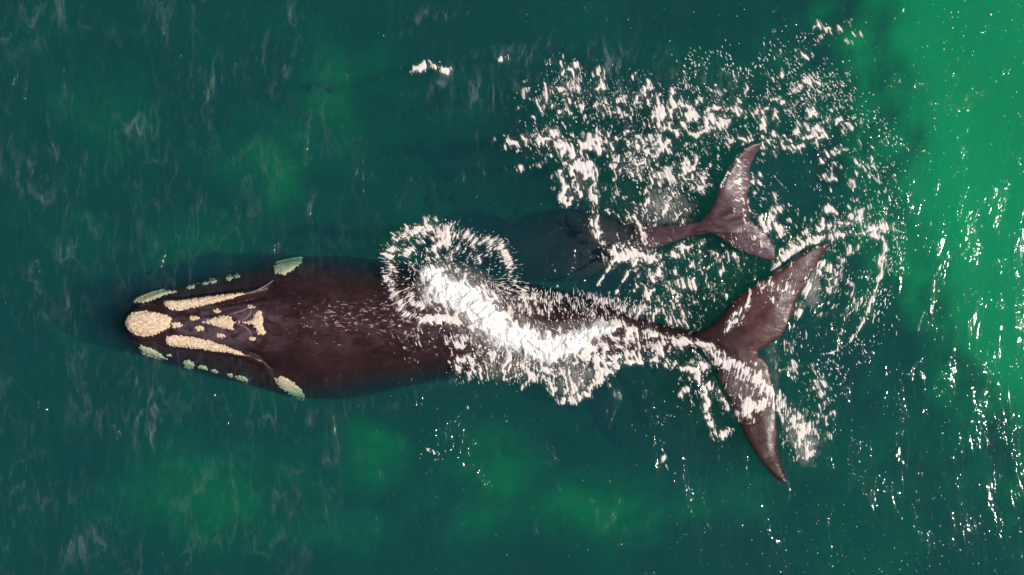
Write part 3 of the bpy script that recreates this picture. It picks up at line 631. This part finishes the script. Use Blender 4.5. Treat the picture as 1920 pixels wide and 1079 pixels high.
# G mother's flukes
stroke(Mb, [(1325, 655, 14), (1352, 672, 18), (1385, 690, 20), (1420, 712, 28), (1450, 745, 22), (1475, 775, 22), (1505, 805, 28), (1512, 845, 26)], 1.4); spot(Mb, 1400, 700, 50, 34, .75); spot(Mb, 1410, 765, 34, 22, .85)
stroke(Mb, [(1400, 775, 16), (1425, 762, 16), (1445, 742, 12)], 1.2); stroke(Mb, [(1345, 660, 8), (1360, 690, 12), (1385, 710, 14)], 1.0)
stroke(Mb, [(1312, 705, 12), (1325, 745, 14), (1330, 790, 13), (1345, 818, 13), (1372, 808, 12)], 1.15); stroke(Mb, [(1312, 710, 14), (1340, 735, 16), (1365, 760, 16), (1385, 785, 12)], .9)
spot(Ml, 1390, 740, 60, 60, .7); spot(Mb, 1500, 820, 42, 50, .9, .7); spot(Mb, 1530, 720, 46, 50, .3); spot(Mb, 1300, 740, 50, 50, .35); spot(Ml, 1330, 680, 50, 30, .9)
stroke(Mb, [(1355, 628, 7), (1385, 600, 10), (1402, 572, 9), (1408, 545, 7)], .95); spot(Ml, 1385, 590, 34, 40, .75)
spot(Mb, 1590, 640, 20, 20, .0)
for a in [(1385, 340, 24, 64, .62), (1402, 440, 40, 34, .5), (1430, 465, 30, 22, .5), (1395, 395, 22, 40, .4), (800, 640, 60, 50, .16), (770, 620, 40, 40, .22), (1490, 560, 30, 14, .3), (1500, 700, 60, 40, .3), (1480, 690, 30, 30, .3)]: spot(Mb, *a[:4], a[4], .7)
stroke(Mb, [(1352, 350, 5), (1372, 305, 6), (1395, 268, 9), (1432, 255, 9)], .7); stroke(Mb, [(1410, 320, 5), (1413, 360, 7), (1425, 395, 8)], .7)
# H little patches
stroke(Mb, [(770, 134, 10), (800, 122, 12), (840, 132, 10)], 1.0); stroke(Mb, [(936, 112, 7), (950, 106, 8)], .9)
stroke(Mb, [(800, 845, 7), (830, 860, 7)], .7); stroke(Mb, [(865, 745, 6), (880, 765, 6)], .7); stroke(Mb, [(1235, 830, 10), (1250, 880, 8)], .7); spot(Mb, 770, 600, 60, 60, .32)
stroke(Mb, [(745, 600, 7), (760, 640, 9), (778, 690, 6)], .5)

hair = smear(perlin(FX / 2.3, FY / 2.3, 25) + .5 * perlin(FX / 5.5, FY / 5.5, 26), 13, 11); hair = rank(hair)
TH = rank(.55 * hair + .40 * TB + .50 * TL)
hm = np.clip(seg_field(FX, FY, [(a, b, 24 + 9 * math.sin(a * .13)) for a, b in RINGP]) * 2, 0, 1)
hm = np.maximum(hm, np.clip(seg_field(FX, FY, [(920, 565, 50), (1040, 575, 48), (1160, 585, 38), (1300, 610, 26)]) * 2.5, 0, 1))
hm = np.maximum(hm, np.clip(seg_field(FX, FY, [(1340, 670, 40), (1400, 715, 50), (1440, 740, 40), (1510, 820, 50)]) * 1.5, 0, 1))
T1 = TB * (1 - hm) + TH * hm
e1 = 1 - np.abs(perlin(wx_ / 19, wy_ / 19, 8)) * 7; e2 = 1 - np.abs(perlin(wx_ / 10, wy_ / 10, 9)) * 4.5; e3 = 1 - np.abs(perlin(wx_ / 31, wy_ / 31, 10)) * 10
DF = np.maximum(np.maximum(e1, e2 - .1), e3) + .42 * n4 + .12 * n2 + .55 * n16 - .42
MB = np.clip(Mb, 0, 1.25); ML = np.clip(Ml, 0, 1.1)
D = np.where(MB > .005, T1 - (1 - .68 * MB ** 1.1), -1)
D = np.maximum(D, np.where(ML > .005, TL - (1 - .36 * ML), -1))
SPK = .006 * sstep(900, 1500, FX) * (1.2 + 2.2 * fbm(FX / 70, FY / 110, 3, 71)) + .018 * sstep(1350, 1850, FX) * sstep(.05, .35, fbm(FX / 45, FY / 90, 2, 72)) + .02 * np.exp(-((FX - 820) / 60) ** 2 - ((FY - 850) / 50) ** 2) + .001  # sparse foam specks; those at the right also imitate sun glints in white
TS = rank(perlin(FX / 3.4, FY / 5, 73) + .35 * perlin(FX / 9, FY / 14, 74))
D = np.maximum(D, np.where(SPK > 0, (TS - (1 - SPK)) * 9, -1))
MF = np.clip(np.maximum(Ml * 1.1, Mb * .9), 0, 1)
D = np.maximum(D, np.where(MF > .01, .5 * DF - .50 * (1 - MF), -1) * .55)
D = np.where(D > -.9, D * 1.6, D)
D = np.maximum(D, -.4)
D = D + 1.2 * sstep(.26, .62, Mh + .62 * (TB - .5)) 
grain = rank(smear(perlin(FX / 2.0, FY / 2.0, 28) + .6 * perlin(FX / 4, FY / 4, 29), 11, 11))
D = np.where(D > -.3, D + .42 * (grain - .55) * (1 - .6 * np.clip(Mh * 2, 0, 1)), D)
# milk: bubbles and thin veil near the white water
soft = np.maximum(seg_field(FX, FY, [(a, b, c * 1.3) for a, b, c in CORE[1:9]]) * 1.0, 0)
for x, y, rx, ry, s_ in [(1075, 705, 45, 40, .55), (1245, 385, 34, 26, .6), (1490, 800, 24, 34, .5), (1512, 838, 26, 26, .5), (1085, 345, 30, 40, .25), (960, 680, 60, 30, .45), (1400, 720, 60, 50, .35), (1385, 345, 22, 60, .2), (1250, 400, 60, 30, .25), (1520, 540, 24, 50, .5), (1545, 665, 1, 1, 0)]:
    d = np.sqrt(((FX + 1.6 * (wx_ - FX) - x) / rx) ** 2 + ((FY + 1.6 * (wy_ - FY) - y) / ry) ** 2) + .5 * n16; soft = np.maximum(soft, s_ * sstep(1.2, .1, d))
streak = smear(fbm(FX / 6, FY / 6, 3, 27), 10, 9)
MILK = np.clip(soft * (.62 + 1.6 * streak + .3 * (blob - .5)), 0, .75)
MILK = np.where(soft > .02, MILK, 0)
hal = np.clip(D * 4, 0, 1)                       # bubbles hanging just under the froth
for ax, r_ in ((0, 4), (1, 4), (0, 4), (1, 4)): hal = sum(np.roll(hal, k_, ax) for k_ in range(-r_, r_ + 1)) / (2 * r_ + 1)
MILK = np.maximum(MILK, np.clip(.34 * hal * (.75 + 1.2 * streak) - .02, 0, .4))

print("foam cover", float((D > 0).mean()))
keep = (D > -.06) | (MILK > .02)
q = grid_quads(*FX.shape); kq = keep.ravel()[q].any(1) & ((D.ravel()[q].max(1) > 0) | (MILK.ravel()[q].max(1) > .02)); q = q[kq]
used, inv = np.unique(q, return_inverse=True); q = inv.reshape(-1, 4)[:, ::-1]
fx, fy, fd, fm, fh = FX.ravel()[used], FY.ravel()[used], D.ravel()[used], MILK.ravel()[used], Mh.ravel()[used]
core_h = np.clip(fh, 0, 1); lump = fbm(fx / 16, fy / 16, 4, 51, .6); lump2 = ridged(fx / 9, fy / 9, 3, 55)
thick = .010 + .018 * np.clip(fd, 0, 1) + .22 * sstep(0, .9, core_h) * (.8 + .6 * lump) + .010 * core_h * lump2
wxs = (fx - 960) * S; wys = (539.5 - fy) * S
base = wave(wxs, wys)
zb = base.copy()
inm = (fx > 700) & (fx < 1580)
for i in np.nonzero(inm)[0]:
    x, y = float(wxs[i]), float(wys[i]); z = zb[i]
    h = BM.ray_cast((x, y, 5), (0, 0, -1))[0]
    if h is not None and h.z > z: z = h.z
    if fx[i] > 1150 and fy[i] < 520:
        h = BC.ray_cast((x, y, 5), (0, 0, -1))[0]
        if h is not None and h.z > z: z = h.z
    zb[i] = z
zf = zb + thick + .006
dz = zb[q].max(1) - zb[q].min(1); q = q[dz < .10]
k = (H - zf) / H
foam_o = np_mesh("sea_foam", np.stack([wxs * k, wys * k, zf], -1), q, FOAM, attrs={"froth": fd, "milk": fm, "core": sstep(.15, .5, fh), "grain": grain.ravel()[used]})
tag(foam_o, 'white churned sea foam and lacy froth around the whales and their tails', 'foam', kind='stuff')
print("foam verts", len(fx))

# ------------------------------------------------------------------ spray: flying drops and torn ligaments of water
def slivers(name, P, Dv, L, Wd, label):
    n = len(P); Dv = Dv / np.linalg.norm(Dv, axis=1)[:, None]
    ref = np.where(np.abs(Dv[:, 2:3]) > .9, [[1, 0, 0]], [[0, 0, 1]]); A = np.cross(Dv, ref); A /= np.linalg.norm(A, axis=1)[:, None]; B = np.cross(Dv, A)
    rows = [(-.5, .0), (-.22, .8), (.12, 1.0), (.5, .0)]
    vs = [P + Dv * (L * -.5)[:, None]]
    for u, r in rows[1:3]:
        for a in (0, 1.57, 3.14, 4.71):
            vs.append(P + Dv * (L * u)[:, None] + (A * math.cos(a) + B * math.sin(a)) * (Wd * r * .5)[:, None])
    vs.append(P + Dv * (L * .5)[:, None])
    V = np.stack(vs, 1).reshape(-1, 3); t = []
    for k_ in range(4):
        a, b = 1 + k_, 1 + (k_ + 1) % 4; t += [(0, b, a), (a, b, b + 4), (a, b + 4, a + 4), (a + 4, b + 4, 9)]
    T = (np.array(t)[None] + (np.arange(n) * 10)[:, None, None]).reshape(-1, 3)
    o = np_mesh(name, V, T, DROPS); tag(o, label, 'spray', kind='stuff'); return o
def scatter(prob, n):
    p = prob.ravel().astype(np.float64); p /= p.sum(); i = rng.choice(len(p), n, p=p)
    return FX.ravel()[i] + rng.uniform(-1, 1, n) * st, FY.ravel()[i] + rng.uniform(-1, 1, n) * st, ANG.ravel()[i]
Pp, Dd, LL, WW = [], [], [], []
def add_spray(prob, n, L, Wd, zr, jit, up=.2):
    x, y, a = scatter(prob, n); a = a + rng.normal(0, jit, n)
    X_, Y_ = (x - 960) * S, (539.5 - y) * S; z0 = wave(X_, Y_)
    for i in range(n):
        if 700 < x[i] < 1580:
            h = BM.ray_cast((X_[i], Y_[i], 5), (0, 0, -1))[0]
            if h is not None: z0[i] = max(z0[i], h.z)
            h = BC.ray_cast((X_[i], Y_[i], 5), (0, 0, -1))[0]
            if h is not None: z0[i] = max(z0[i], h.z)
    z = z0 + zr * rng.rand(n) ** 2 + .008; k_ = (H - z) / H
    Pp.append(np.stack([X_ * k_, Y_ * k_, z], 1)); Dd.append(np.stack([np.cos(a), -np.sin(a), up * rng.rand(n)], 1))
    l = L * np.exp(rng.normal(0, .5, n)); LL.append(l); WW.append(np.minimum(Wd * np.exp(rng.normal(0, .4, n)), l * .6))
near = np.clip(Mb, 0, 1) * (D < .15) + .3 * np.clip(Ml, 0, 1) * (D < .1)
add_spray(near ** 1.2, 2300, .045, .013, .10, .25)
add_spray(seg_field(FX, FY, [(a, b, 26) for a, b in RINGP]) * (.4 + sstep(-.1, .3, macro)), 420, .07, .008, .2, .45, .6)
add_spray(np.clip(seg_field(FX, FY, [(920, 550, 30), (1040, 560, 28), (1200, 580, 20)]), 0, 1), 350, .11, .012, .2, .3, .6)
add_spray(seg_field(FX, FY, [(a, b, c * 1.9) for a, b, c in CORE[:9]]) * (D < .3), 700, .06, .014, .3, .5, .6)
add_spray(np.clip(seg_field(FX, FY, [(1300, 140, 60), (1500, 120, 80), (1640, 260, 60), (1680, 420, 50), (1640, 600, 60), (1560, 700, 70)]), 0, 1) * (macro > -.05), 900, .05, .02, .05, .3)
slivers("sea_spray", np.concatenate(Pp), np.concatenate(Dd), np.concatenate(LL), np.concatenate(WW), 'tiny white drops and strands of spray thrown up by the tails')
